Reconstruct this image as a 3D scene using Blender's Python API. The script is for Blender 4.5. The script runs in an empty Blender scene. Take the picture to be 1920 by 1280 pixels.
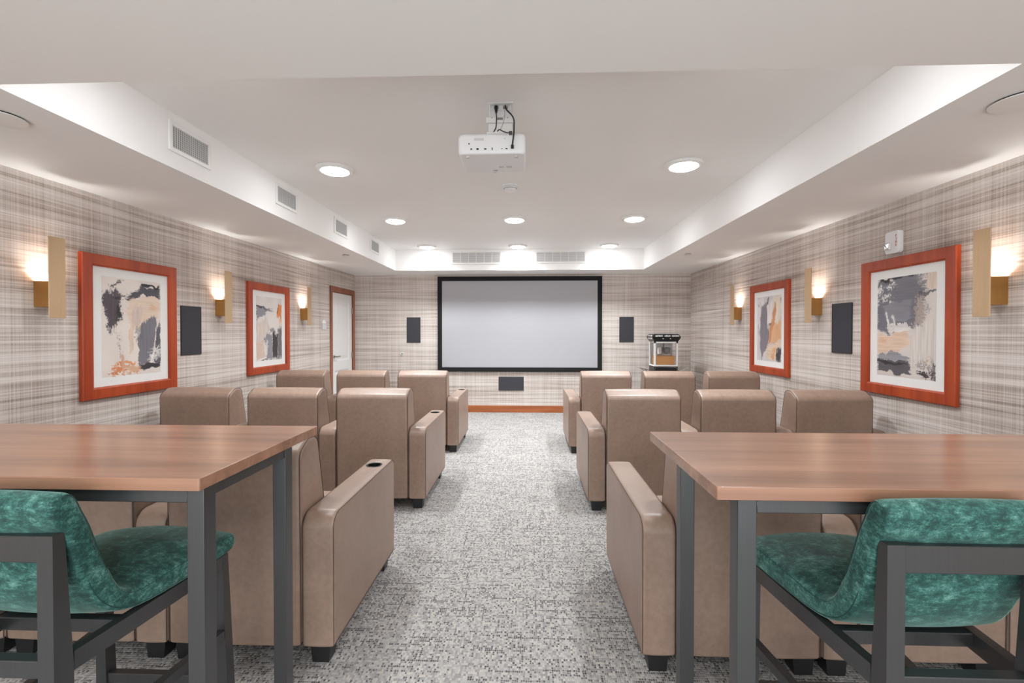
import bpy, bmesh, math, random
import numpy as np
from mathutils import Vector, Matrix
PI = math.pi
SC = bpy.context.scene
COL = SC.collection

# ------------------------------------------------------------ camera
YAW = math.atan(31/853.33); PITCH = math.radians(0.6)
cd = bpy.data.cameras.new('camera'); cd.lens = 16; cd.sensor_width = 36
cd.clip_start = 0.02; cd.clip_end = 60
cd.shift_y = -(18 - 853.33*math.tan(PITCH))/1920
cam = bpy.data.objects.new('camera', cd); COL.objects.link(cam)
cam.location = (0, 0, 1.43); cam.rotation_euler = (PI/2 - PITCH, 0, YAW)
SC.camera = cam
# ------------------------------------------------------------ world, exposure
w = bpy.data.worlds.new('world'); SC.world = w; w.use_nodes = True
w.node_tree.nodes['Background'].inputs[0].default_value = (0.93, 0.985, 1.0, 1)
w.node_tree.nodes['Background'].inputs[1].default_value = 1.65
vs = SC.view_settings
vs.view_transform = 'Standard'; vs.look = 'None'; vs.exposure = 1.08; vs.gamma = 1; vs.use_curve_mapping = False
P_TRAY = 9.0      # watts of each tray lamp
P_BACK = 6.5      # watts of each lamp above the bar tables
P_SCONCE = 1.35
SC.cycles.max_bounces = 10; SC.cycles.diffuse_bounces = 6

# ------------------------------------------------------------ room numbers
ZS = 2.444; ZC = 2.785            # soffit, tray ceiling
TX0, TX1, TY0, TY1 = -2.20, 1.865, 1.80, 7.47
YB = 8.07; XR = 2.832; YF = -2.6
LSL = 0.0153                      # the left wall runs slightly inwards
def XL(y): return -3.20 + LSL*(y - 2.65)
LANG = math.atan(LSL)

# ------------------------------------------------------------ helpers
def link(name, me, mat=None, parent=None):
    o = bpy.data.objects.new(name, me); COL.objects.link(o)
    if mat:
        for m in (mat if isinstance(mat, (list, tuple)) else [mat]): me.materials.append(m)
    if parent: o.parent = parent
    return o
def obj(name, bm, mat=None, parent=None, smooth=35):
    bmesh.ops.recalc_face_normals(bm, faces=bm.faces)
    me = bpy.data.meshes.new(name); bm.to_mesh(me); bm.free()
    if smooth:
        for p in me.polygons: p.use_smooth = True
        me.set_sharp_from_angle(angle=math.radians(smooth))
    o = link(name, me, mat, parent)
    if smooth:
        wn = o.modifiers.new('weighted', 'WEIGHTED_NORMAL'); wn.keep_sharp = True; wn.weight = 80
    return o
def tag(o, label, cat, group=None):
    o['label'] = label; o['category'] = cat
    if group: o['group'] = group
    return o
def struct(o, label=None):
    o['kind'] = 'structure'
    if label: o['label'] = label
    return o
def thing(name, label, cat, loc=(0, 0, 0), rz=0, group=None):
    o = bpy.data.objects.new(name, None); COL.objects.link(o); o.empty_display_size = .05
    o.location = loc; o.rotation_euler = (0, 0, rz)
    return tag(o, label, cat, group)
def children(o): return [c for c in COL.objects if c.parent is o]
def dup(root, loc, rz=0, label=None, group=None):
    r = root.copy(); COL.objects.link(r); r.location = loc; r.rotation_euler = (0, 0, rz)
    if label: r['label'] = label
    if group: r['group'] = group
    def rec(src, dst):
        for ch in children(src):
            c = ch.copy(); COL.objects.link(c); c.parent = dst
            c.matrix_parent_inverse = ch.matrix_parent_inverse.copy()
            rec(ch, c)
    rec(root, r)
    return r
def NB(): return bmesh.new()
def box(bm, x0, x1, y0, y1, z0, z1, r=0, seg=2):
    x0, x1 = sorted((x0, x1)); y0, y1 = sorted((y0, y1)); z0, z1 = sorted((z0, z1))
    g = bmesh.ops.create_cube(bm, size=1)
    vv = g['verts']
    for v in vv:
        v.co = Vector(((x0+x1)/2 + v.co.x*(x1-x0), (y0+y1)/2 + v.co.y*(y1-y0), (z0+z1)/2 + v.co.z*(z1-z0)))
    if r:
        es = list({e for v in vv for e in v.link_edges})
        bmesh.ops.bevel(bm, geom=es, offset=r, segments=seg, profile=.5, affect='EDGES')
def hexa(bm, lo, hi):
    """solid from two four-corner rings"""
    a = [bm.verts.new(p) for p in lo]; b = [bm.verts.new(p) for p in hi]
    bm.faces.new(a[::-1]); bm.faces.new(b)
    for i in range(4): bm.faces.new((a[i], a[(i+1) % 4], b[(i+1) % 4], b[i]))
def cyl(bm, c, r, h, axis='z', seg=24, r2=None):
    m = Matrix.Translation(Vector(c))
    if axis == 'x': m = m @ Matrix.Rotation(PI/2, 4, 'Y')
    if axis == 'y': m = m @ Matrix.Rotation(-PI/2, 4, 'X')
    bmesh.ops.create_cone(bm, cap_ends=True, segments=seg, radius1=r, radius2=r if r2 is None else r2, depth=h, matrix=m)
def tube(bm, pts, r, seg=6, closed=False):
    pts = [Vector(p) for p in pts]; n = len(pts); rings = []
    for i, p in enumerate(pts):
        a = pts[(i-1) % n] if closed or i > 0 else p
        b = pts[(i+1) % n] if closed or i < n-1 else p
        t = (b-a).normalized()
        up = Vector((0, 0, 1)) if abs(t.z) < .9 else Vector((1, 0, 0))
        if i > 0 and rings: up = last
        u = (up - t*up.dot(t)).normalized(); v = t.cross(u); last = u
        rings.append([bm.verts.new(p + u*math.cos(2*PI*k/seg)*r + v*math.sin(2*PI*k/seg)*r) for k in range(seg)])
    m = n if closed else n-1
    for i in range(m):
        A, B = rings[i], rings[(i+1) % n]
        for k in range(seg): bm.faces.new((A[k], A[(k+1) % seg], B[(k+1) % seg], B[k]))
    if not closed:
        bm.faces.new(rings[0][::-1]); bm.faces.new(rings[-1])
def lathe(bm, prof, c=(0, 0, 0), seg=32):
    rings = []
    for r, z in prof:
        rings.append([bm.verts.new((c[0]+r*math.cos(2*PI*k/seg), c[1]+r*math.sin(2*PI*k/seg), c[2]+z)) for k in range(seg)])
    for A, B in zip(rings, rings[1:]):
        for k in range(seg): bm.faces.new((A[k], A[(k+1) % seg], B[(k+1) % seg], B[k]))
    bm.faces.new(rings[0][::-1]); bm.faces.new(rings[-1])
def rpoly(pts, seg=6):
    """polygon with filleted corners; pts = (a, b, radius)"""
    out = []; n = len(pts)
    for i in range(n):
        p = Vector(pts[i][:2]); r = pts[i][2]
        if r <= 0: out.append(tuple(p)); continue
        a = (Vector(pts[i-1][:2]) - p); b = (Vector(pts[(i+1) % n][:2]) - p)
        la, lb = a.length, b.length; a.normalize(); b.normalize()
        ang = a.angle(b); d = min(r/math.tan(ang/2), la*.49, lb*.49); rr = d*math.tan(ang/2)
        c = p + (a+b).normalized()*(rr/math.sin(ang/2))
        s = p + a*d - c; e = p + b*d - c
        a0 = math.atan2(s.y, s.x); a1 = math.atan2(e.y, e.x); da = (a1-a0+PI) % (2*PI) - PI
        for k in range(seg+1):
            t = a0 + da*k/seg; out.append((c.x+rr*math.cos(t), c.y+rr*math.sin(t)))
    return out
def inset(prof, d):
    n = len(prof); area = sum(prof[i][0]*prof[(i+1) % n][1]-prof[(i+1) % n][0]*prof[i][1] for i in range(n))
    s = 1 if area > 0 else -1; out = []
    for i in range(n):
        a = Vector(prof[i-1]); p = Vector(prof[i]); b = Vector(prof[(i+1) % n])
        t1 = (p-a); t2 = (b-p)
        if t1.length < 1e-9: t1 = t2
        if t2.length < 1e-9: t2 = t1
        t1.normalize(); t2.normalize()
        n1 = Vector((-t1.y, t1.x))*s; n2 = Vector((-t2.y, t2.x))*s
        nn = (n1+n2)
        if nn.length < 1e-6: nn = n1
        nn.normalize(); k = max(.5, nn.dot(n1))
        q = p + nn*(d/k); out.append((q.x, q.y))
    return out
def loft(bm, prof, x0, x1, r=.02, seg=4, puff=0, inner=3):
    """profile in (y,z) extruded along x with rounded rims and optional swelling"""
    st = []
    for k in range(seg+1):
        t = PI/2*k/seg; st.append((x0 + r*(1-math.sin(t)), r*(1-math.cos(PI/2-t)) if False else r*(1-math.sin(PI/2-t+0)) if False else r*(1-math.sin(t)) ))
    # quarter circle: at angle t the rim sits at x0+r(1-cos t'), inset r(1-sin t')
    st = [(x0 + r*(1-math.cos(PI/2*k/seg)), r*(1-math.sin(PI/2*k/seg))) for k in range(seg+1)]
    mid = [(x0+r + (x1-x0-2*r)*k/(inner+1), 0) for k in range(1, inner+1)]
    en = [(x1 - (x-x0), d) for x, d in st[::-1]]
    rings = []
    for x, d in st + mid + en:
        u = (x-(x0+x1)/2)/((x1-x0)/2)
        pr = inset(prof, d - puff*(1-u*u))
        rings.append([bm.verts.new((x, y, z)) for y, z in pr])
    n = len(prof)
    for A, B in zip(rings, rings[1:]):
        for k in range(n): bm.faces.new((A[k], A[(k+1) % n], B[(k+1) % n], B[k]))
    bm.faces.new(rings[0][::-1]); bm.faces.new(rings[-1])
def spline(pts, sub=4, closed=True):
    n = len(pts); out = []
    for i in range(n if closed else n-1):
        p0, p1, p2, p3 = [Vector(pts[(i+k) % n]) for k in (-1, 0, 1, 2)]
        for s in range(sub):
            t = s/sub
            out.append(tuple(.5*((2*p1)+(p2-p0)*t+(2*p0-5*p1+4*p2-p3)*t*t+(3*p1-p0-3*p2+p3)*t**3)))
    return out
def text_mesh(name, s, size, mat, parent, loc, rot, ext=.001):
    cu = bpy.data.curves.new(name, 'FONT'); cu.body = s; cu.size = size; cu.extrude = ext
    cu.align_x = 'CENTER'; cu.align_y = 'CENTER'; cu.resolution_u = 2
    t = bpy.data.objects.new(name, cu); COL.objects.link(t)
    dg = bpy.context.evaluated_depsgraph_get(); me = bpy.data.meshes.new_from_object(t.evaluated_get(dg))
    bpy.data.objects.remove(t); bpy.data.curves.remove(cu); me.materials.clear()
    o = link(name, me, mat, parent); o.location = loc; o.rotation_euler = rot
    return o

# ------------------------------------------------------------ materials
class NT:
    def __init__(s, name):
        s.m = bpy.data.materials.new(name); s.m.use_nodes = True; s.t = s.m.node_tree
        s.n = s.t.nodes; s.b = s.n['Principled BSDF']
    def add(s, typ, **kw):
        n = s.n.new(typ)
        for k, v in kw.items(): setattr(n, k, v)
        return n
    def put(s, sock, v):
        if hasattr(v, 'is_output') or isinstance(v, bpy.types.NodeSocket): s.t.links.new(v, sock)
        elif isinstance(v, (tuple, list)) and len(v) == 3 and sock.type == 'RGBA': sock.default_value = (*v, 1)
        else: sock.default_value = v
    def co(s): return s.add('ShaderNodeTexCoord').outputs['Object']
    def sep(s, v):
        n = s.add('ShaderNodeSeparateXYZ'); s.put(n.inputs[0], v); return n.outputs
    def comb(s, x=0, y=0, z=0):
        n = s.add('ShaderNodeCombineXYZ')
        for i, v in enumerate((x, y, z)): s.put(n.inputs[i], v)
        return n.outputs[0]
    def M(s, op, a, b=0, c=0, clamp=False):
        n = s.add('ShaderNodeMath', operation=op); n.use_clamp = clamp
        for i, v in enumerate((a, b, c)): s.put(n.inputs[i], v)
        return n.outputs[0]
    def noise(s, v, scale=1, detail=2, rough=.5, dist=0):
        n = s.add('ShaderNodeTexNoise'); s.put(n.inputs['Vector'], v)
        n.inputs['Scale'].default_value = scale; n.inputs['Detail'].default_value = detail
        n.inputs['Roughness'].default_value = rough; n.inputs['Distortion'].default_value = dist
        return n.outputs[0]
    def white(s, v):
        n = s.add('ShaderNodeTexWhiteNoise'); s.put(n.inputs['Vector'], v); return n.outputs['Value']
    def rng(s, v, a, b, c=0, d=1, smooth=False):
        n = s.add('ShaderNodeMapRange'); n.clamp = True
        if smooth: n.interpolation_type = 'SMOOTHSTEP'
        for i, x in enumerate((v, a, b, c, d)): s.put(n.inputs[i], x)
        return n.outputs[0]
    def ramp(s, v, stops):
        n = s.add('ShaderNodeValToRGB'); s.put(n.inputs[0], v); e = n.color_ramp.elements
        while len(e) < len(stops): e.new(.5)
        for i, (p, c) in enumerate(stops): e[i].position = p; e[i].color = (*c, 1)
        return n.outputs[0]
    def mix(s, f, a, b, mode='MIX'):
        n = s.add('ShaderNodeMix', data_type='RGBA', blend_type=mode)
        s.put(n.inputs[0], f); s.put(n.inputs[6], a); s.put(n.inputs[7], b); return n.outputs[2]
    def bump(s, h, strength=.2, dist=.002):
        n = s.add('ShaderNodeBump'); n.inputs['Strength'].default_value = strength; n.inputs['Distance'].default_value = dist
        s.put(n.inputs['Height'], h); s.t.links.new(n.outputs[0], s.b.inputs['Normal'])
    def set(s, **kw):
        for k, v in kw.items(): s.put(s.b.inputs[k.replace('_', ' ')], v)
        return s
def srgb(r, g, b):
    f = lambda c: (c/255/12.92) if c/255 <= .04045 else ((c/255+.055)/1.055)**2.4
    return (f(r), f(g), f(b))
def plain(name, c, rough=.5, metal=0, **kw):
    t = NT(name); t.set(Base_Color=c, Roughness=rough, Metallic=metal, **kw); return t.m
def emis(name, c, st):
    t = NT(name); t.set(Base_Color=(.8, .8, .8), Emission_Color=c, Emission_Strength=st); return t.m

def m_paint(name, c, bumpy=.05):
    t = NT(name); co = t.co(); n = t.noise(co, 2.0, 2)
    col = t.mix(t.rng(n, .3, .7, 0, .25), c, tuple(x*.94 for x in c))
    t.set(Base_Color=col, Roughness=.85); t.bump(t.noise(co, 260, 2), bumpy, .001); return t.m
def m_wallpaper(axis):
    t = NT('plaid_linen_wallpaper_'+axis); o = t.sep(t.co()); u = o['Y' if axis == 'y' else 'X']; z = o['Z']
    def nz(a, b, det=1, off=0, dist=0): return t.noise(t.comb(t.M('MULTIPLY', u, a), t.M('MULTIPLY', z, b), off), 1, det, .5, dist)
    h1 = nz(.9, 120, 2, 1); h2 = nz(.55, 30, 2, 4.2, 0); h3 = nz(.35, 6, 1, 7.7)
    v1 = nz(150, .8, 2, 2.3); v2 = nz(36, .5, 1, 9.1); v3 = nz(6.5, .25, 1, 5.5)
    fine = nz(60, 300, 1, 3)
    a = t.M('MULTIPLY_ADD', t.rng(h1, .3, .7), .27, t.M('MULTIPLY', t.rng(h2, .33, .62), .20))
    a = t.M('MULTIPLY_ADD', t.rng(h3, .3, .7), .15, a)
    a = t.M('MULTIPLY_ADD', t.rng(v1, .3, .7), .16, a)
    a = t.M('MULTIPLY_ADD', t.rng(v2, .3, .7), .08, a)
    a = t.M('MULTIPLY_ADD', t.rng(v3, .3, .7), .08, a)
    col = t.ramp(a, [(.16, srgb(142, 127, 116)), (.36, srgb(186, 174, 166)), (.54, srgb(212, 203, 197)), (.80, srgb(232, 227, 223))])
    # dark slub threads running across
    d = t.M('MULTIPLY', t.rng(nz(.45, 46, 1, 21), .60, .70, smooth=True), t.rng(nz(1.1, 3, 1, 31), .35, .6))
    col = t.mix(t.M('MULTIPLY', d, .55), col, srgb(122, 106, 98))
    # pale upright threads
    l = t.M('MULTIPLY', t.rng(nz(190, .35, 1, 41), .60, .70, smooth=True), t.rng(nz(3, 1.2, 1, 51), .4, .6))
    col = t.mix(t.M('MULTIPLY', l, .55), col, srgb(226, 219, 213))
    t.set(Base_Color=col, Roughness=.75); t.bump(fine, .12, .001); return t.m
def m_carpet():
    t = NT('tweed_loop_carpet'); o = t.sep(t.co())
    P = t.comb(o['X'], o['Y'], 0)
    x = t.M('MULTIPLY_ADD', t.noise(P, 45, 1), .9, t.M('DIVIDE', o['X'], .0092))
    y = t.M('MULTIPLY_ADD', t.noise(t.comb(o['X'], o['Y'], 5), 38, 1), .9, t.M('DIVIDE', o['Y'], .0125))
    fx = t.M('FLOOR', x); fy = t.M('FLOOR', y)
    r = t.white(t.comb(fx, fy, 0)); r2 = t.white(t.comb(fx, fy, 7))
    row = t.noise(t.comb(t.M('MULTIPLY', o['X'], 3.2), t.M('MULTIPLY', fy, 3.37), 1), 1, 1)
    colv = t.noise(t.comb(t.M('MULTIPLY', fx, 4.71), t.M('MULTIPLY', o['Y'], 3.2), 2), 1, 1)
    big = t.noise(t.comb(o['X'], o['Y'], 3), 4.5, 2)
    p = t.M('MULTIPLY_ADD', t.rng(row, .52, .68), .62, .15)
    p = t.M('MULTIPLY_ADD', t.rng(colv, .54, .72), .40, p)
    p = t.M('MULTIPLY_ADD', t.rng(big, .35, .65, -1, 1), .07, p)
    isd = t.rng(t.M('SUBTRACT', p, r), -.04, .10)
    gx = t.M('ABSOLUTE', t.M('SUBTRACT', t.M('FRACT', x), .5)); gy = t.M('ABSOLUTE', t.M('SUBTRACT', t.M('FRACT', y), .5))
    dd = t.M('SQRT', t.M('ADD', t.M('MULTIPLY', gx, gx), t.M('MULTIPLY', gy, gy)))
    dot = t.rng(dd, .27, .56, 1, 0, smooth=True); gap = t.rng(dd, .40, .66, 0, 1, smooth=True)
    fz = t.noise(P, 330, 2, .6)
    light = t.ramp(r2, [(0, srgb(142, 139, 138)), (.4, srgb(171, 168, 166)), (.85, srgb(191, 188, 184)), (1, srgb(200, 193, 181))])
    c = t.mix(t.rng(fz, .40, .64, 0, .5), light, srgb(136, 132, 132))
    c = t.mix(t.M('MULTIPLY', gap, .30), c, srgb(130, 126, 126))
    dark = t.ramp(r2, [(0, srgb(16, 16, 18)), (1, srgb(66, 64, 66))])
    c = t.mix(t.M('MULTIPLY', t.M('MULTIPLY', isd, dot), t.rng(fz, .3, .75, 1, .6)), c, dark)
    t.set(Base_Color=c, Roughness=.95); t.bump(t.M('ADD', dot, t.M('MULTIPLY', fz, .6)), .45, .004); return t.m
def m_leather(name, k=1.0):
    t = NT(name); co = t.co()
    n1 = t.noise(co, 3.5, 3, .6); n2 = t.noise(co, 38, 4, .65); n3 = t.noise(co, 500, 2)
    f = t.M('MULTIPLY_ADD', t.rng(n2, .3, .7), .5, t.M('MULTIPLY', t.rng(n1, .3, .7), .5))
    a = tuple(x*k for x in srgb(133, 109, 95)); b = tuple(x*k for x in srgb(162, 137, 122))
    t.set(Base_Color=t.mix(f, a, b), Roughness=t.rng(n2, .3, .7, .36, .48), Specular_IOR_Level=.6, Coat_Weight=.12, Coat_Roughness=.3)
    t.bump(t.M('ADD', t.M('MULTIPLY', n3, .3), t.noise(co, 9, 3, .5)), .18, .006); return t.m
def m_wood(name, c1, c2, axis='x', scale=1, rough=.32, coat=0):
    t = NT(name); o = t.sep(t.co()); s = {'x': (1.4, 26, 26), 'y': (26, 1.4, 26), 'z': (26, 26, 1.4)}[axis]
    v = t.comb(*[t.M('MULTIPLY', o[i], s[i]*scale) for i in range(3)])
    g = t.noise(v, 1, 4, .55, .6); g2 = t.noise(v, .22, 2, .5)
    f = t.M('MULTIPLY_ADD', g, .6, t.M('MULTIPLY', g2, .4))
    t.set(Base_Color=t.ramp(f, [(.34, c1), (.64, c2)]), Roughness=rough, Coat_Weight=coat, Coat_Roughness=.2)
    t.bump(g, .04, .001); return t.m
def m_velvet():
    t = NT('crushed_green_velvet'); co = t.co()
    w1 = t.noise(co, 11, 3, .6, .8); o = t.sep(co); w2 = t.noise(t.comb(t.M('MULTIPLY', o[0], .55), t.M('MULTIPLY', o[1], .8), o[2]), 75, 4, .75, .3); w3 = t.noise(co, 260, 3, .7)
    f = t.M('MULTIPLY_ADD', w2, .5, t.M('MULTIPLY_ADD', w1, .35, t.M('MULTIPLY', w3, .22)))
    c = t.ramp(f, [(.40, srgb(10, 44, 42)), (.50, srgb(24, 70, 65)), (.57, srgb(52, 104, 96)), (.68, srgb(112, 156, 145))])
    t.set(Base_Color=c, Roughness=.7, Sheen_Weight=.5, Sheen_Roughness=.35, Sheen_Tint=(.6, .95, .85))
    t.bump(w3, .3, .002); return t.m
def m_brushed(name, c, rough=.38, metal=.9):
    t = NT(name); o = t.sep(t.co())
    g = t.noise(t.comb(t.M('MULTIPLY', o[0], 200), t.M('MULTIPLY', o[1], 200), t.M('MULTIPLY', o[2], 4)), 1, 2)
    t.set(Base_Color=t.mix(g, tuple(x*.9 for x in c), tuple(min(1, x*1.06) for x in c)), Roughness=rough, Metallic=metal); return t.m
def m_glass(name, tint=(1, 1, 1)):
    t = NT(name); t.set(Base_Color=tint, Roughness=.02, Transmission_Weight=1.0, IOR=1.02, Specular_IOR_Level=.6); return t.m

WALLY = m_wallpaper('y'); WALLX = m_wallpaper('x')
CEIL = m_paint('white_ceiling_paint', (.90, .896, .89))
REARP = m_paint('pale_plaster', (.7, .68, .66))
CARPET = m_carpet()
LEATHER = m_leather('taupe_leather')
PIPING = plain('dark_brown_piping', srgb(84, 66, 58), .6)
FOOTM = plain('black_stained_wood', (.012, .012, .013), .4)
CUPM = plain('black_plastic', (.01, .01, .01), .35)
DUSTM = plain('black_dust_cloth', (.012, .012, .012), .9)
TABLEW = m_wood('walnut_laminate', srgb(126, 88, 69), srgb(174, 130, 105), 'x', .75, .3, .5)
STEEL = m_brushed('charcoal_steel', (.105, .105, .108), .33, .75)
VELVET = m_velvet()
BRASS = m_brushed('brushed_brass', srgb(208, 178, 142), .45, .45)
BRASSD = m_brushed('satin_gold', srgb(188, 142, 84), .36, .85)
FRAMEW = m_wood('cherry_frame_wood', srgb(146, 48, 16), srgb(186, 78, 34), 'z', .6, .4)
BASEW = m_wood('cherry_baseboard', srgb(140, 72, 34), srgb(184, 108, 62), 'x', 1, .4)
CASEW = m_wood('cherry_casing', srgb(120, 68, 48), srgb(160, 100, 74), 'z', 1, .45)
MATB = plain('white_mat_board', (.82, .82, .81), .8)
GRILLE = plain('black_speaker_cloth', srgb(58, 58, 64), .8)
SPKF = plain('speaker_rim', srgb(40, 40, 44), .6)
SCRB = plain('black_velvet_border', (.008, .008, .009), .9)
SCRW = plain('projection_screen_white', (.44, .44, .47), .8)
WHITEP = plain('white_plastic', (.82, .82, .83), .4)
WHITEM = plain('white_enamel', (.84, .84, .83), .45)
DUCT = plain('duct_grey', (.34, .34, .345), .7); DUCTR = plain('return_filter', (.42, .42, .43), .8)
GREYM = plain('grey_duct', (.23, .23, .235), .7)
DOORW = plain('white_door_paint', (.8, .8, .8), .45)
NICKEL = plain('satin_nickel', (.42, .39, .35), .3, 1)
CHROME = plain('polished_steel', (.7, .7, .7), .18, 1)
BLACKM = plain('gloss_black_metal', (.012, .012, .013), .3)
REDM = plain('red_print', (.6, .02, .02), .5)
WHITEI = plain('white_print', (.8, .8, .8), .6)
GLASS = m_glass('clear_glass')
PLATEG = plain('grey_plate', (.62, .61, .62), .5)
CORN = m_paint('popcorn_tray_amber', srgb(214, 160, 104), .3)
LEDM = emis('led_diffuser', (.97, .985, 1), 20)
LEDW = emis('warm_sconce_diffuser', (1, .95, .9), 1.5)

# ------------------------------------------------------------ the room
def quad(bm, pts): bm.faces.new([bm.verts.new(p) for p in pts])
bm = NB(); box(bm, -3.6, 3.1, YF, YB+.2, -.06, 0); struct(obj('floor', bm, CARPET, smooth=0), 'black and pale grey tweed loop carpet')
# left wall (its opening for the door), built in a frame that runs along the wall
def Lpt(y): return XL(y)
DY0, DY1, DZ = 7.135, 7.955, 2.085      # door opening in the left wall
bm = NB()
for a, b, z0, z1 in ((YF, DY0, 0, ZC+.1), (DY0, DY1, DZ, ZC+.1), (DY1, YB+.12, 0, ZC+.1)):
    hexa(bm, [(XL(a)-.12, a, z0), (XL(a), a, z0), (XL(b), b, z0), (XL(b)-.12, b, z0)],
             [(XL(a)-.12, a, z1), (XL(a), a, z1), (XL(b), b, z1), (XL(b)-.12, b, z1)])
struct(obj('wall_left', bm, WALLY, smooth=0), 'left wall papered in taupe plaid linen')
bm = NB(); box(bm, XR, XR+.12, YF, YB+.12, 0, ZC+.1); struct(obj('wall_right', bm, WALLY, smooth=0), 'right wall papered in taupe plaid linen')
bm = NB(); box(bm, XL(YB)-.0, XR, YB, YB+.12, 0, ZC+.1); struct(obj('wall_back', bm, WALLX, smooth=0), 'wall behind the projection screen')
# ceiling: slab with a tray recess
bm = NB(); X0, X1 = -3.34, XR+.12
for a in ((X0, TX0, YF, YB+.1), (TX1, X1, YF, YB+.1), (TX0, TX1, YF, TY0), (TX0, TX1, TY1, YB+.1)):
    box(bm, a[0], a[1], a[2], a[3], ZS, ZC+.05)
box(bm, TX0, TX1, TY0, TY1, ZC, ZC+.05)
struct(obj('ceiling', bm, CEIL, smooth=0), 'white ceiling with a deep rectangular tray')
# baseboards
bm = NB(); box(bm, XL(YB)+.0, XR, YB-.014, YB-.0005, 0, .122, .003, 1); struct(obj('baseboard_back', bm, BASEW))
bm = NB(); box(bm, XR-.014, XR-.0005, YF, YB-.015, 0, .122, .003, 1); struct(obj('baseboard_right', bm, m_wood('cherry_baseboard_side', srgb(140, 72, 34), srgb(184, 108, 62), 'y', 1, .4)))
bm = NB()
hexa(bm, [(XL(YF)+.0005, YF, 0), (XL(YF)+.014, YF, 0), (XL(DY0-.075)+.014, DY0-.075, 0), (XL(DY0-.075)+.0005, DY0-.075, 0)],
         [(XL(YF)+.0005, YF, .122), (XL(YF)+.014, YF, .122), (XL(DY0-.075)+.014, DY0-.075, .122), (XL(DY0-.075)+.0005, DY0-.075, .122)])
struct(obj('baseboard_left', bm, BASEW))

# door in the left wall; local x = out of the wall into the room, y along the wall
def on_left(name, y, z=0): # returns placement on the left wall surface
    return (XL(y), y, z), LANG*-1
LR = -LANG      # rotation about z so that local +y runs along the wall
t = bpy.data.objects.new('door_1', None); COL.objects.link(t); t.location = (XL(DY0), DY0, 0); t.rotation_euler = (0, 0, LR)
struct(t, 'white two-panel door in a cherry casing on the left wall'); DW = DY1-DY0
bm = NB()
box(bm, 0.001, .018, -.07, 0.006, 0, DZ+.075, .003, 1); box(bm, 0.001, .018, DW-.006, DW+.07, 0, DZ+.075, .003, 1)
box(bm, 0.001, .0185, -.07, DW+.07, DZ-.006, DZ+.075, .003, 1)
obj('casing', bm, CASEW, t)
bm = NB(); box(bm, -.115, .0, 0.0005, .016, 0, DZ-.0005); box(bm, -.115, .0, DW-.016, DW-.0005, 0, DZ-.0005); box(bm, -.115, 0, .016, DW-.016, DZ-.016, DZ-.0005)
obj('jamb', bm, CASEW, t)
# leaf with recessed panels
def panel_leaf(bm, w, h, xf, th, panels):
    ys = sorted({0, w, *[p[0] for p in panels], *[p[1] for p in panels]}); zs = sorted({0.008, h, *[p[2] for p in panels], *[p[3] for p in panels]})
    for i in range(len(ys)-1):
        for j in range(len(zs)-1):
            c = ((ys[i]+ys[i+1])/2, (zs[j]+zs[j+1])/2)
            if any(p[0] < c[0] < p[1] and p[2] < c[1] < p[3] for p in panels): continue
            box(bm, xf-th, xf, ys[i], ys[i+1], zs[j], zs[j+1])
    for p in panels:
        a, b, c, d = p; s = .03; x1 = xf-.012; k = .05
        v = [[bm.verts.new((xx, yy, zz)) for yy, zz in ((a+o, c+o), (b-o, c+o), (b-o, d-o), (a+o, d-o))] for xx, o in ((xf, 0), (x1, s), (x1, s+.012), (xf-.004, s+k))]
        for A, B in zip(v, v[1:]):
            for q in range(4): bm.faces.new((A[q], A[(q+1) % 4], B[(q+1) % 4], B[q]))
        bm.faces.new(v[-1])
bm = NB(); lw = DW-.036; panel_leaf(bm, lw, DZ-.02, 0.0, .04, [(.11, lw-.11, .95, DZ-.14), (.11, lw-.11, .22, .80)])
lf = obj('leaf', bm, DOORW, t, smooth=0); lf.location = (-.004, .018, 0)
bm = NB(); cyl(bm, (.006, .065, 1.03), .026, .01, 'x'); cyl(bm, (.03, .065, 1.03), .009, .05, 'x', 12); box(bm, .046, .06, .055, .19, 1.02, 1.04, .005, 2)
obj('door_handle', bm, NICKEL, lf)
for z in (.25, 1.03, 1.80):
    bm = NB(); cyl(bm, (.008, lw+.006, z), .007, .10, 'z', 12); box(bm, 0.0, .003, lw-.022, lw+.002, z-.05, z+.05); obj('hinge', bm, NICKEL, lf)

# ------------------------------------------------------------ lamps
def ceiling_light(x, y, z, label, p, group='round ceiling lamps in the tray', area=True):
    t = thing('ceiling_light', label, 'ceiling light', (x, y, z), 0, group)
    bm = NB(); n = 40
    lathe(bm, [(.150, -.0005), (.150, -.008), (.143, -.018), (.118, -.024), (.112, -.022), (.111, -.012), (.02, -.012), (.02, -.0005)], seg=n)
    obj('trim_ring', bm, WHITEM, t, 40)
    bm = NB(); lathe(bm, [(.109, -.013), (.108, -.026), (.09, -.034), (.02, -.037)], seg=n); obj('diffuser', bm, LEDM, t, 60)
    ld = bpy.data.lights.new('lamp_light', 'AREA'); ld.shape = 'DISK'; ld.size = .2; ld.energy = p; ld.color = (.935, .985, 1); ld.spread = 2.2
    lo = bpy.data.objects.new('lamp_light', ld); COL.objects.link(lo); lo.parent = t; lo.location = (0, 0, -.042)
    return t
for y, ys in ((2.03, 'the row above the dropped ceiling'), (3.745, 'the row nearest the camera'), (5.465, 'the middle row'), (7.165, 'the row nearest the screen')):
    for x, xs in ((-1.61, 'left'), (-.17, 'centre'), (1.255, 'right')):
        if x == -.17 and y < 4: continue
        lab = 'round ceiling lamp in the tray, %s lamp of %s' % (xs, ys)
        ceiling_light(x, y, ZC, lab, P_TRAY if y > 3 else P_TRAY*.35)
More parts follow.
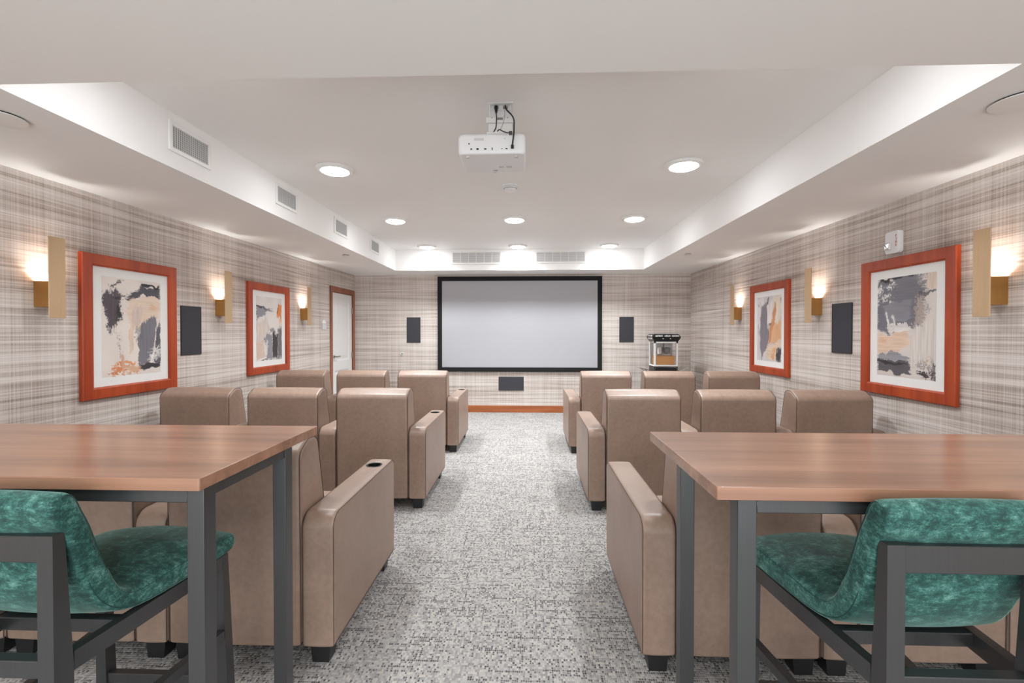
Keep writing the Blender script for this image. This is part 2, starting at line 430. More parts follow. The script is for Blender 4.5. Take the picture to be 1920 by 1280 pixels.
for x, q in ((-1.61, 'left'), (-.17, 'centre'), (1.255, 'right')):
    ceiling_light(x, -.55, ZS, q + ' round ceiling lamp over the standing area behind the bar tables', P_BACK, 'ceiling lamps behind the bar tables')

def wall_sconce(x, y, face, rz, label):
    """face +1: wall on the left, light projects to +x"""
    t = thing('wall_sconce', label, 'wall sconce', (x, y, 1.52), rz, 'brass wall sconces')
    s = face; D = .10
    bm = NB(); W = .105; h0, h1, th = .072, .238, .004
    # open-topped box between wall and plate
    box(bm, s*.001, s*D, 0, th, h0, h1); box(bm, s*.001, s*D, W-th, W, h0, h1)
    box(bm, s*.001, s*.005, th, W-th, h0, h1); box(bm, s*(D-.004), s*D, th, W-th, h0, h1); box(bm, s*.005, s*(D-.004), th, W-th, h0, h0+.05)
    obj('light_box', bm, BRASSD, t, 30)
    bm = NB(); box(bm, s*D, s*(D+.006), -.001, W+.001, 0, .53, .0015, 1); obj('face_plate', bm, BRASS, t, 30)
    bm = NB(); box(bm, s*.008, s*(D-.007), th+.004, W-th-.004, h0+.051, h0+.098, .002, 1); obj('diffuser', bm, LEDW, t, 30)
    ld = bpy.data.lights.new('sconce_light', 'AREA'); ld.shape = 'SQUARE'; ld.size = .07; ld.energy = P_SCONCE; ld.color = (.98, .98, .96)
    lo = bpy.data.objects.new('sconce_light', ld); COL.objects.link(lo); lo.parent = t; lo.location = (s*.060, W/2, h0+.104); lo.rotation_euler = (PI, 0, 0)
wall_sconce(XL(2.83)+.0, 2.83, 1, LR, 'brass wall sconce on the left wall, nearest the camera')
wall_sconce(XL(4.50), 4.50, 1, LR, 'brass wall sconce between the two framed paintings on the left wall')
wall_sconce(XL(6.17), 6.17, 1, LR, 'brass wall sconce between the far left painting and the white door')
wall_sconce(XR, 2.795, -1, 0, 'brass wall sconce on the right wall, nearest the camera')
wall_sconce(XR, 4.50, -1, 0, 'brass wall sconce between the two framed paintings on the right wall')
wall_sconce(XR, 6.16, -1, 0, 'brass wall sconce beyond the far painting on the right wall')

# ------------------------------------------------------------ abstract paintings
def vnoise(seed, gx, gy, U, V):
    r = np.random.RandomState(seed); G = r.rand(gy+2, gx+2)
    x = np.clip(U, 0, .9999)*gx; y = np.clip(V, 0, .9999)*gy; i = x.astype(int); j = y.astype(int); fx = x-i; fy = y-j
    fx = fx*fx*(3-2*fx); fy = fy*fy*(3-2*fy)
    return (G[j, i]*(1-fx)+G[j, i+1]*fx)*(1-fy)+(G[j+1, i]*(1-fx)+G[j+1, i+1]*fx)*fy
def inpoly(U, V, poly):
    ins = np.zeros(U.shape, bool); n = len(poly)
    for i in range(n):
        (x1, y1), (x2, y2) = poly[i], poly[(i+1) % n]
        if y1 == y2: continue
        c = ((y1 > V) != (y2 > V)) & (U < (x2-x1)*(V-y1)/(y2-y1)+x1); ins ^= c
    return ins
def paint(name, base, strokes, seed):
    """colours of an abstract painting on a grid, u to the right and v downwards as seen in the room"""
    nx, ny = 170, 245
    U, V = np.meshgrid(np.linspace(0, 1, nx), np.linspace(0, 1, ny))
    a = vnoise(seed, 9, 12, U, V)-.5; b = vnoise(seed+1, 40, 56, U, V)-.5; c = vnoise(seed+2, 100, 150, U, V)-.5
    sm = vnoise(seed+6, 5, 7, U, V)
    col = np.ones((ny, nx, 3))*np.array(srgb(*base))
    col *= (.94+.12*vnoise(seed+3, 4, 6, U, V))[..., None]
    for k, (poly, rgb, rough, alpha) in enumerate(strokes):
        du = a*.05 + (b*.7 + c*.9)*rough; dv = vnoise(seed+20+k, 12, 16, U, V)*.05-.025 + (vnoise(seed+50+k, 60, 60, U, V)-.5)*rough*.6
        # bristle streaks drag the edge of each stroke along its longer side
        xs = [p[0] for p in poly]; ys = [p[1] for p in poly]; hor = (max(xs)-min(xs)) > (max(ys)-min(ys))*1.1
        sx, sy = (5, 90) if hor else (64, 6)
        st = vnoise(seed+130+k, sx, sy, U, V)-.5; st2 = vnoise(seed+170+k, sx*2, sy*2, U, V)-.5
        e = .07+rough*.8
        du2, dv2 = ((st*e, 0) if hor else (0, st*e)); du3, dv3 = ((st2*e*1.2, 0) if hor else (0, st2*e*1.2))
        m = (inpoly(U+du+du2, V+dv+dv2, poly)*.6 + inpoly(U+du*1.3+du3, V+dv*1.3+dv3, poly)*.4)*alpha
        tex = .88+.24*vnoise(seed+90+k, sx, sy, U, V)
        cc = np.array(srgb(*rgb))*tex[..., None]
        col = col*(1-m[..., None]) + cc*m[..., None]
    return np.clip(col, 0, 1), nx, ny
CH, DK, GY, CR, PE, OR, WH, LG, TA = (78, 76, 84), (38, 36, 40), (120, 118, 126), (226, 217, 210), (221, 192, 165), (212, 122, 62), (232, 229, 226), (165, 164, 170), (200, 176, 158)
A1 = (CR, [
 ([(.0, .16), (.22, .10), (.30, .2), (.32, .38), (.22, .52), (.1, .54), (.02, .32)], (84, 76, 82), .05, 1),
 ([(.25, .30), (.34, .30), (.30, .42), (.22, .40)], DK, .06, .9),
 ([(.36, .21), (.60, .06), (1.0, .05), (1.0, .18), (.66, .14), (.42, .22)], CH, .02, 1),
 ([(.60, .02), (1.0, .04), (1.0, .07), (.60, .06)], DK, .01, 1),
 ([(.16, .10), (.30, .01), (.32, .03), (.19, .12)], DK, .04, 1),
 ([(.2, .19), (.40, .17), (.38, .20), (.22, .22)], DK, .07, .8),
 ([(.42, .22), (.74, .16), (.98, .20), (.98, .38), (.82, .42), (.66, .5), (.46, .5), (.40, .34)], PE, .01, .6),
 ([(.50, .30), (.68, .30), (.66, .46), (.48, .52)], (206, 186, 178), .01, .8),
 ([(.80, .26), (.92, .26), (.90, .33), (.78, .32)], (222, 176, 136), .02, .7),
 ([(.42, .48), (.52, .48), (.50, .78), (.42, .80)], (214, 186, 160), .02, .7),
 ([(.66, .46), (.86, .38), (.93, .42), (.86, .66), (.80, .92), (.60, .95), (.58, .60)], GY, .012, 1),
 ([(.93, .46), (1.0, .44), (1.0, .92), (.86, .92), (.86, .78)], (96, 94, 102), .012, 1),
 ([(.84, .74), (1.0, .72), (.96, .80), (.84, .90), (.80, .88)], WH, .12, .8),
 ([(.6, .90), (1.0, .90), (1.0, .955), (.72, .965), (.6, .94)], (60, 58, 62), .01, 1),
 ([(.55, .55), (.62, .50), (.62, .62), (.57, .62)], (108, 104, 108), .09, .7),
 ([(.16, .86), (.54, .85), (.56, .88), (.18, .88)], (222, 148, 92), .03, .9),
 ([(.14, .95), (.22, .90), (.36, .88), (.36, .98), (.16, .99)], OR, .10, .9),
 ([(.40, .90), (.56, .88), (.62, .96), (.42, .98)], (214, 160, 118), .06, .8),
 ([(.30, .78), (.35, .77), (.35, .98), (.31, .98)], (216, 170, 140), .01, .9),
 ([(.26, .56), (.28, .56), (.29, .80), (.27, .80)], (130, 124, 126), .06, .7)], 11)
A2 = ((222, 216, 212), [
 ([(.0, .13), (.30, .17), (.66, .20), (.40, .21), (.34, .27), (.02, .36)], (142, 140, 146), .02, 1),
 ([(.0, .13), (.3, .17), (.7, .20), (.3, .19), (0, .17)], DK, .05, .9),
 ([(.0, .40), (.4, .33), (.5, .5), (.3, .7), (.1, .95), (0, .98)], (212, 200, 192), .01, 1),
 ([(.0, .70), (.30, .70), (.34, .95), (.0, 1.0)], (208, 184, 168), .01, .8),
 ([(.86, .10), (1.0, .12), (1.0, .40), (.9, .30), (.76, .30)], (216, 132, 66), .03, 1),
 ([(.84, .10), (.90, .10), (.86, .24), (.78, .28)], (150, 70, 34), .03, .9),
 ([(.86, .30), (1, .36), (1, .46), (.88, .38)], (226, 176, 132), .03, .8),
 ([(.24, .66), (.42, .56), (.60, .58), (.62, .99), (.38, .99), (.36, .74)], (138, 138, 146), .03, 1),
 ([(.62, .56), (.84, .56), (.82, .985), (.62, .99)], (58, 56, 60), .008, 1),
 ([(.84, .50), (1.0, .46), (1.0, .98), (.84, .98)], (112, 108, 112), .02, 1),
 ([(.5, .50), (.66, .50), (.7, .56), (.56, .56)], (90, 88, 92), .08, .8),
 ([(.34, .70), (.42, .70), (.46, .92), (.36, .90)], WH, .08, .7),
 ([(.2, .985), (.4, .97), (.4, 1), (.2, 1)], DK, .04, .9),
 ([(.70, .53), (.84, .54), (.82, .6), (.74, .58)], WH, .08, .8)], 31)
A3 = ((206, 202, 203), [
 ([(.0, .02), (.30, .02), (.2, .5), (.0, .5)], (224, 220, 220), .03, .8),
 ([(.20, .14), (.42, .10), (.44, .45), (.52, .50), (.46, .76), (.2, .98), (.12, .7), (.14, .4)], (128, 122, 130), .015, 1),
 ([(.42, .02), (.52, .0), (.46, .1), (.40, .14)], DK, .03, .9),
 ([(.44, .14), (.70, .06), (.62, .44), (.44, .44)], (224, 214, 212), .01, 1),
 ([(.66, .02), (1.0, .0), (1.0, .3), (.72, .5)], (226, 212, 196), .02, .9),
 ([(.76, .10), (.80, .16), (.72, .42), (.58, .70), (.46, .78), (.54, .48)], (202, 142, 96), .03, 1),
 ([(.74, .40), (1.0, .38), (.98, .66), (.6, .76), (.6, .6)], (220, 170, 128), .02, 1),
 ([(.44, .8), (.9, .68), (1, .7), (.8, .98), (.4, .98)], (222, 196, 172), .04, 1),
 ([(.56, .92), (.80, .74), (.7, .98)], (212, 142, 88), .05, .8),
 ([(.80, .82), (1.0, .80), (1.0, 1), (.8, .98)], (62, 60, 66), .03, 1),
 ([(.96, .05), (1, .06), (1, .11), (.96, .1)], DK, .03, .9),
 ([(.04, .12), (.14, .08), (.06, .14)], DK, .05, .8),
 ([(.02, .45), (.16, .55), (.14, .6), (.02, .52)], (110, 104, 108), .10, .7),
 ([(.5, .43), (.6, .43), (.58, .47), (.48, .46)], (96, 90, 96), .03, .8)], 51)
A4 = ((214, 205, 200), [
 ([(.0, .02), (.70, .0), (.84, .16), (.80, .34), (.74, .50), (.50, .52), (.2, .60), (.0, .52)], (112, 110, 118), .03, 1),
 ([(.1, .28), (.60, .24), (.6, .42), (.16, .46)], (142, 140, 148), .005, .6),
 ([(.05, .01), (.66, -.01), (.66, .02), (.05, .035)], DK, .01, 1),
 ([(.68, .0), (.84, .0), (.86, .14), (.78, .14)], (120, 118, 124), .10, .9),
 ([(.86, .0), (1, .0), (1, .16), (.84, .14)], (214, 198, 182), .02, 1),
 ([(.72, .18), (1, .16), (1, .19), (.74, .21)], (84, 80, 84), .03, .9),
 ([(.0, .06), (.10, .08), (.08, .16), (.02, .14)], WH, .08, .9), ([(.20, .08), (.30, .06), (.28, .12), (.2, .12)], WH, .08, .9),
 ([(.07, .19), (.26, .16), (.24, .22), (.08, .24)], WH, .12, .8),
 ([(.14, .36), (.18, .36), (.24, .49), (.20, .5)], WH, .02, .9), ([(.26, .37), (.30, .37), (.33, .46), (.30, .47)], WH, .02, .9),
 ([(.2, .50), (.34, .47), (.6, .46), (.62, .56), (.22, .58)], (226, 220, 216), .08, .9),
 ([(.70, .22), (.82, .22), (.8, .5), (.68, .52)], (176, 160, 152), .09, .8),
 ([(.84, .30), (.88, .30), (.88, .36), (.84, .36)], (110, 108, 114), .05, .9),
 ([(.0, .53), (.2, .58), (.58, .54), (.62, .70), (.3, .76), (.0, .80)], (222, 194, 172), .02, 1),
 ([(.06, .62), (.2, .60), (.16, .68), (.06, .7)], (220, 176, 146), .03, .8),
 ([(.68, .52), (1.0, .40), (1.0, .86), (.6, .86), (.62, .60)], (214, 206, 200), .01, 1),
 ([(.0, .77), (.3, .76), (.58, .82), (.55, .85), (0, .86)], (146, 146, 152), .03, 1),
 ([(.0, .84), (.56, .845), (.6, .96), (.4, .97), (0, .95)], (92, 88, 94), .015, 1),
 ([(.0, .845), (.4, .845), (.58, .86), (.2, .875), (.0, .875)], (50, 46, 50), .01, 1),
 ([(.82, .80), (.88, .80), (.88, .82), (.82, .82)], (222, 160, 120), .04, .9),
 ([(.74, .92), (.9, .90), (.9, .96), (.8, .97)], (58, 54, 58), .06, 1), ([(.92, .86), (1, .84), (1, .98), (.9, .98)], (58, 54, 58), .10, .9),
 ([(.7, .86), (.9, .84), (.9, .88), (.7, .9)], (120, 114, 114), .12, .7)], 71)
def framed_painting(x, yc, face, rz, label, art, flip):
    W, H = .857, 1.068; zc = 1.468
    t = thing('framed_painting', label, 'framed painting', (x, yc, zc), rz, 'framed abstract paintings'); s = face
    bm = NB(); fw = .087; D = .032
    prof = [(0.001, 0), (D-.006, 0), (D, .006), (D, fw-.012), (D-.008, fw), (0.001, fw)]
    rings = []
    for sy, sz in ((-1, -1), (1, -1), (1, 1), (-1, 1)):
        rings.append([bm.verts.new((s*p, sy*(W/2-q), sz*(H/2-q))) for p, q in prof])
    for i in range(4):
        A, B = rings[i], rings[(i+1) % 4]
        for k in range(len(prof)): bm.faces.new((A[k], A[(k+1) % 6], B[(k+1) % 6], B[k]))
    obj('frame', bm, FRAMEW, t, 20)
    bm = NB(); aw, ah = .266, .381
    iy, iz = W/2-fw+.002, H/2-fw+.002
    box(bm, s*.002, s*.012, -iy, iy, -iz, iz); obj('mat_board', bm, MATB, t, 0)
    base, strokes, seed = art[0], art[1], art[2]
    col, nx, ny = paint('art', base, strokes, seed)
    bm = NB(); L = bm.verts.layers.float_color.new('paint')
    grid = [[None]*nx for _ in range(ny)]
    for j in range(ny):
        for i in range(nx):
            uu = i/(nx-1); yy = (-aw + 2*aw*uu)*(1 if not flip else -1)
            v = bm.verts.new((s*.0128, yy, ah-2*ah*j/(ny-1))); v[L] = (*col[j, i], 1); grid[j][i] = v
    for j in range(ny-1):
        for i in range(nx-1): bm.faces.new((grid[j][i], grid[j][i+1], grid[j+1][i+1], grid[j+1][i]))
    o = obj('art_print', bm, ARTM, t, 0)
tm = NT('abstract_paint'); at = tm.add('ShaderNodeAttribute', attribute_name='paint'); tm.set(Base_Color=at.outputs['Color'], Roughness=.35); ARTM = tm.m
framed_painting(XL(3.54), 3.545, 1, LR, 'framed abstract painting on the left wall nearest the camera, with orange strokes low down', A1, False)
framed_painting(XL(5.42), 5.42, 1, LR, 'framed abstract painting on the left wall nearer the door, orange flame in its upper right', A2, False)
framed_painting(XR, 5.452, -1, 0, 'framed abstract painting on the right wall farther from the camera, tall grey and tan strokes', A3, True)
framed_painting(XR, 3.520, -1, 0, 'framed abstract painting on the right wall nearest the camera, large grey sky over peach', A4, True)

# ------------------------------------------------------------ in-wall speakers, screen
def wall_speaker(loc, rz, w_, h_, label):
    """local: front faces -y"""
    t = thing('wall_speaker', label, 'speaker', loc, rz, 'flush black wall speakers')
    bm = NB(); e = .006
    for a in ((-w_/2, -w_/2+e, -h_/2, h_/2), (w_/2-e, w_/2, -h_/2, h_/2), (-w_/2+e, w_/2-e, -h_/2, -h_/2+e), (-w_/2+e, w_/2-e, h_/2-e, h_/2)):
        box(bm, a[0], a[1], -.010, -.001, a[2], a[3])
    obj('rim', bm, SPKF, t, 0)
    bm = NB(); box(bm, -w_/2+e, w_/2-e, -.0085, -.001, -h_/2+e, h_/2-e); obj('grille', bm, GRILLE, t, 0)
wall_speaker((-2.052, YB, 1.464), 0, .245, .45, 'black rectangular speaker on the screen wall, left of the screen')
wall_speaker((1.72, YB, 1.472), 0, .25, .442, 'black rectangular speaker on the screen wall, right of the screen')
wall_speaker((-.308, YB, .512), 0, .445, .244, 'wide black speaker low on the wall under the screen')
wall_speaker((XL(4.17), 4.17, 1.443), PI/2+LR, .25, .455, 'black rectangular speaker on the left wall between the paintings')
wall_speaker((XR, 4.215, 1.463), -PI/2, .262, .452, 'black rectangular speaker on the right wall between the paintings')

t = thing('projection_screen', 'large white projection screen with a wide black border on the far wall', 'projection screen', (-.163, YB, 1.567))
W, H, e = 2.905, 1.685, .077
bm = NB()
for a in ((-W/2, -W/2+e, -H/2, H/2), (W/2-e, W/2, -H/2, H/2), (-W/2+e, W/2-e, -H/2, -H/2+e), (-W/2+e, W/2-e, H/2-e, H/2)):
    box(bm, a[0], a[1], -.035, -.001, a[2], a[3], .002, 1)
obj('border', bm, SCRB, t, 30)
bm = NB(); box(bm, -W/2+e, W/2-e, -.022, -.005, -H/2+e, H/2-e); obj('screen_fabric', bm, SCRW, t, 0)

# ------------------------------------------------------------ vents
def vent(loc, rz, w_, h_, label, kind, group):
    t = thing('supply_vent' if kind == 's' else 'return_vent', label, 'vent', loc, rz, group)
    bm = NB(); e = .026
    for a in ((-w_/2, -w_/2+e, -h_/2, h_/2), (w_/2-e, w_/2, -h_/2, h_/2), (-w_/2+e, w_/2-e, -h_/2, -h_/2+e), (-w_/2+e, w_/2-e, h_/2-e, h_/2)):
        box(bm, a[0], a[1], -.012, -.001, a[2], a[3], .002, 1)
    obj('frame', bm, WHITEM, t, 30)
    bm = NB(); box(bm, -w_/2+e, w_/2-e, -.003, -.001, -h_/2+e, h_/2-e); obj('duct_opening', bm, DUCT if kind == 's' else DUCTR, t, 0)
    bm = NB()
    if kind == 's':
        n = 10
        for i in range(n):
            z = -h_/2+e + (h_-2*e)*(i+.5)/n; hexa(bm, [(-w_/2+e, -.0115, z-.0035), (w_/2-e, -.0115, z-.0035), (w_/2-e, -.005, z), (-w_/2+e, -.005, z)], [(-w_/2+e, -.0115, z-.001), (w_/2-e, -.0115, z-.001), (w_/2-e, -.005, z+.0025), (-w_/2+e, -.005, z+.0025)])
        for i in range(int((w_-2*e)/.018)):
            x = -w_/2+e+.009+i*.018; box(bm, x-.001, x+.001, -.0055, -.003, -h_/2+e, h_/2-e)
    else:
        n = 14
        for i in range(n):
            z = -h_/2+e + (h_-2*e)*(i+.5)/n; box(bm, -w_/2+e, w_/2-e, -.009, -.004, z-.0035, z+.001)
    obj('louvres', bm, WHITEM, t, 0)
    if kind == 'r':
        for i in range(1, 6):
            bm = NB(); x = -w_/2+e + (w_-2*e)*i/6; box(bm, x-.004, x+.004, -.012, -.004, -h_/2+e, h_/2-e); obj('divider', bm, WHITEM, t, 0)
for i, (y, s) in enumerate(((2.893, 'nearest the camera'), (4.07, 'second from the camera'), (5.27, 'third from the camera'), (6.44, 'farthest from the camera'))):
    vent((TX0, y, 2.637+.004*i), PI/2, .365, .185, 'white slatted vent on the left side of the ceiling tray, %s' % s, 's', 'air vents along the left tray side')
vent((-.859, TY1, 2.648), 0, .826, .215, 'wide white return vent above the left half of the screen', 'r', 'wide vents above the screen')
vent((.522, TY1, 2.652), 0, .83, .207, 'wide white return vent above the right half of the screen', 'r', 'wide vents above the screen')

# ------------------------------------------------------------ small ceiling and wall things
def cover(x, y, r, label, group, name='ceiling_speaker', cat='ceiling speaker'):
    t = thing(name, label, cat, (x, y, ZS), 0, group)
    bm = NB(); lathe(bm, [(r*.94, -.0005), (r*.94, -.006)], seg=40); obj('gap_ring', bm, BLACKM, t)
    bm = NB(); lathe(bm, [(r*.9, -.0065), (r, -.0075), (r, -.011), (r*.96, -.0135), (r*.1, -.0135)], seg=40); obj('cover_disc', bm, WHITEM, t, 40)
cover(-2.50, 2.06, .108, 'round white flush disc on the left soffit at the picture edge', 'round discs on the soffits')
cover(2.155, 2.08, .108, 'round white flush disc on the right soffit at the picture edge', 'round discs on the soffits')
cover(-2.412, 5.94, .042, 'small white sprinkler cover on the left soffit', 'sprinkler covers', 'sprinkler_cover', 'sprinkler')
cover(2.075, 6.02, .042, 'small white sprinkler cover on the right soffit', 'sprinkler covers', 'sprinkler_cover', 'sprinkler')

t = thing('smoke_detector', 'round white smoke detector on the tray ceiling behind the projector', 'smoke detector', (-.17, 4.23, ZC))
bm = NB(); lathe(bm, [(.078, -.0005), (.078, -.012), (.066, -.018), (.02, -.018)]); obj('base', bm, WHITEP, t, 40)
bm = NB(); lathe(bm, [(.058, -.0185), (.058, -.038), (.046, -.05), (.012, -.054)]); obj('housing', bm, WHITEP, t, 50)
bm = NB(); lathe(bm, [(.0605, -.030), (.0605, -.033), (.04, -.033)]); obj('vent_slot', bm, SPKF, t, 40)

t = thing('fire_alarm', 'white fire alarm strobe above the nearest painting on the right wall', 'fire alarm', (XR, 3.615, 2.118))
bm = NB(); loft(bm, rpoly([(-.068, -.086, .02), (.068, -.086, .02), (.068, .086, .02), (-.068, .086, .02)]), -.040, -.001, .008); obj('housing', bm, WHITEP, t, 40)
bm = NB(); loft(bm, rpoly([(-.005, -.055, .006), (.052, -.055, .006), (.052, .0, .006), (-.005, .0, .006)]), -.066, -.041, .01); obj('strobe_lens', bm, plain('strobe_lens_clear', (.75, .76, .8), .08, .3), t, 40)
for i, ch in enumerate('FIRE'):
    text_mesh('letter', ch, .026, REDM, t, (-.0412, -.045, .045-.024*i), (PI/2, 0, -PI/2), .0006)

t = thing('wall_controller', 'small white keypad plate on the left wall beside the door', 'wall controller', (XL(6.85), 6.86, 1.535), LR)
bm = NB(); box(bm, .001, .012, -.07, .07, -.075, .02, .003, 2); obj('keypad', bm, PLATEG, t, 40)
bm = NB(); loft(bm, rpoly([(-.062, .024, .004), (.062, .024, .004), (.062, .05, .02), (0, .085, .04), (-.062, .05, .02)]), .001, .010, .003); obj('sensor_cover', bm, WHITEP, t, 40)
bm = NB()
for i in range(4):
    for j in range(3): box(bm, .0122, .014, -.045+.025*i, -.03+.025*i, -.06+.022*j, -.047+.022*j)
obj('keys', bm, WHITEP, t, 0)

t = thing('key_switch', 'small round key switch on the screen wall above the front row', 'switch', (-2.26, YB, 1.04))
bm = NB(); cyl(bm, (0, -.006, 0), .028, .010, 'y'); obj('plate', bm, plain('pale_plate', (.75, .74, .72), .4), t, 40)
bm = NB(); cyl(bm, (0, -.014, 0), .013, .008, 'y'); box(bm, -.002, .002, -.0195, -.018, -.008, .008); obj('lock_cylinder', bm, GREYM, t, 40)

# ------------------------------------------------------------ projector and its mount
t = thing('projector_mount', 'white ceiling mount with outlet box holding up the projector', 'projector mount', (-.168, 2.75, ZC))
bm = NB(); box(bm, -.078, .078, -.06, .06, -.008, -.0005, .002, 1); obj('ceiling_plate', bm, WHITEM, t, 30)
bm = NB(); box(bm, -.066, .066, -.03, .055, -.085, -.009); box(bm, -.066, -.060, -.045, -.03, -.085, -.009); box(bm, .060, .066, -.045, -.03, -.085, -.009); box(bm, -.06, .06, -.036, -.03, -.04, -.034)
ob = obj('outlet_box', bm, WHITEP, t, 0)
for x in (-.025, .03):
    bm = NB(); box(bm, x-.014, x+.014, -.034, -.03, -.03, -.012, .002, 1); obj('socket', bm, GREYM, ob, 0)
bm = NB(); box(bm, -.083, .083, -.055, .06, -.118, -.0855, .003, 1); br = obj('bracket', bm, WHITEM, t, 30)
bm = NB(); box(bm, -.018, .016, -.058, -.055, -.104, -.092); obj('slot', bm, GREYM, br, 0)
for x in (-.048, .044):
    bm = NB(); cyl(bm, (x, -.056, -.092), .003, .003, 'y', 8); obj('screw', bm, GREYM, br, 0)
bm = NB(); box(bm, -.072, .072, -.045, .05, -.205, -.1185, .006, 2); obj('column', bm, WHITEM, t, 40)

PX, PY = -.212, 2.60
t = thing('projector', 'white projector hanging from the ceiling with its port side to the camera', 'projector', (PX, PY, 2.445))
def pring(w2, y0, y1, z, r):
    return [(p[0], p[1], z) for p in rpoly([(-w2, y0, r), (w2, y0, r), (w2, y1, r), (-w2, y1, r)], 5)]
bm = NB(); rr = [bm_ring for bm_ring in (pring(.176, .016, .300, 0, .02), pring(.186, .006, .308, .006, .025), pring(.193, 0.001, .313, .018, .03), pring(.194, 0, .314, .10, .03), pring(.190, .004, .310, .112, .03), pring(.180, .014, .300, .1195, .025))]
vr = [[bm.verts.new(p) for p in r_] for r_ in rr]
for A, B in zip(vr, vr[1:]):
    for k in range(len(A)): bm.faces.new((A[k], A[(k+1) % len(A)], B[(k+1) % len(A)], B[k]))
bm.faces.new(vr[0][::-1]); bm.faces.new(vr[-1])
pb = obj('body', bm, WHITEP, t, 40)
for x, w_, h_ in ((-.115, .009, .007), (-.079, .013, .009), (-.035, .013, .006), (.004, .005, .014), (.06, .007, .003), (.086, .011, .005)):
    bm = NB(); box(bm, x-w_/2, x+w_/2, -.0015, .0005, .028-h_/2, .028+h_/2); obj('port', bm, BLACKM, pb, 0)
bm = NB(); cyl(bm, (-.128, 0, .058), .004, .003, 'y', 10); obj('port', bm, BLACKM, pb, 0)
bm = NB(); cyl(bm, (.076, 0, .086), .002, .003, 'y', 8); obj('screw', bm, BLACKM, pb, 0)
bm = NB(); box(bm, -.10, -.045, -.0012, .0005, .076, .09, .001, 1); obj('ventilation_recess', bm, PLATEG, pb, 0)
bm = NB(); box(bm, -.03, .045, .02, .12, .12, .134, .003, 1); obj('mount_foot', bm, WHITEP, t, 30)
for x, y in ((-.14, .04), (.14, .04), (0, .28)):
    bm = NB(); cyl(bm, (x, y, -.003), .011, .008, 'z', 16); obj('foot_pad', bm, PLATEG, t, 40)
bm = NB(); box(bm, .03, .06, .20, .202, -.0012, .0005); box(bm, .075, .11, .20, .202, -.0012, .0005); box(bm, .03, .06, .214, .216, -.0012, .0005); box(bm, .075, .11, .214, .216, -.0012, .0005); box(bm, -.01, .02, .262, .27, -.0012, .0005); obj('label_marks', bm, GREYM, pb, 0)
# cables
def hang(pts, n=5): return spline(pts, n, False) + [pts[-1]]
bm = NB()
box(bm, -.2005, -.1835, 2.694, 2.708, 2.742, 2.768, .003, 1)
bmesh.ops.create_cone(bm, cap_ends=True, segments=10, radius1=.0045, radius2=.0095, depth=.022, matrix=Matrix.Translation((-.192, 2.70, 2.731)))
def s3(pts, n=6):
    out = []
    for i in range(len(pts)-1):
        p0 = Vector(pts[max(0, i-1)]); p1 = Vector(pts[i]); p2 = Vector(pts[i+1]); p3 = Vector(pts[min(len(pts)-1, i+2)])
        for s in range(n):
            u = s/n; out.append(.5*((2*p1)+(p2-p0)*u+(2*p0-5*p1+4*p2-p3)*u*u+(3*p1-p0-3*p2+p3)*u**3))
    return out+[Vector(pts[-1])]
tube(bm, s3([(-.192, 2.70, 2.722), (-.188, 2.675, 2.69), (-.187, 2.655, 2.65), (-.190, 2.645, 2.612), (-.205, 2.64, 2.582)]), .0035, 8)
tag(obj('power_cord', bm, BLACKM), 'short black power cord plugged in above the projector', 'cable')
bm = NB()
tube(bm, s3([(-.138, 2.70, 2.768), (-.128, 2.69, 2.735), (-.100, 2.665, 2.695), (-.085, 2.63, 2.65), (-.083, 2.595, 2.60), (-.084, 2.578, 2.545), (-.090, 2.582, 2.50), (-.092, 2.585, 2.489)]), .0045, 8)
box(bm, -.100, -.084, 2.584, 2.6, 2.470, 2.490, .002, 1)
tag(obj('video_cable', bm, BLACKM), 'long black cable looping down to the right end of the projector ports', 'cable')
bm = NB()
tube(bm, s3([(-.178, 2.612, 2.578), (-.165, 2.596, 2.580), (-.145, 2.588, 2.566), (-.125, 2.584, 2.557), (-.112, 2.584, 2.556)]), .0035, 8)
box(bm, -.112, -.092, 2.576, 2.5995, 2.547, 2.564, .003, 1)
tag(obj('control_cable', bm, plain('dark_grey_rubber', (.06, .06, .065), .4)), 'dark grey cable with a ribbed plug lying across the top of the projector', 'cable')
bm = NB(); tube(bm, s3([(-.139, 2.699, 2.768), (-.142, 2.68, 2.69), (-.150, 2.63, 2.62), (-.160, 2.6, 2.586)]), .0012, 6)
tag(obj('thin_wire', bm, BLACKM), 'hair-thin dark wire hanging between the two black cables at the projector', 'cable')

# ------------------------------------------------------------ popcorn machine on its cart
CX, CY = 2.195, 7.33
t = thing('popcorn_cart', 'black and steel cart with fold-out side shelves under the popcorn machine', 'cart', (CX, CY, 0))
bm = NB(); box(bm, -.20, .20, 0, .32, .30, .735, .006, 2); box(bm, -.21, .21, -.01, .33, .7355, .749, .003, 1); cb = obj('cabinet', bm, BLACKM, t, 40)
bm = NB(); box(bm, -.185, .185, -.004, -.001, .32, .72, .001, 1); obj('cabinet_door', bm, plain('satin_black', (.03, .03, .032), .4), t, 30)
for s, lab in ((-1, ''), (1, '')):
    bm = NB(); L = .20 if s < 0 else .12; a = [(s*.212, .02, .80), (s*(.212+L), .02, .845), (s*(.212+L), .30, .845), (s*.212, .30, .80)]
    b = [(p[0], p[1], p[2]+.012) for p in a]
    if s < 0: a, b = a[::-1], b[::-1]
    hexa(bm, a, b); tube(bm, [(s*.2, .04, .70), (s*(.212+L*.6), .04, .83)], .006); tube(bm, [(s*.2, .28, .70), (s*(.212+L*.6), .28, .83)], .006)
    obj('side_shelf', bm, CHROME, t, 0)
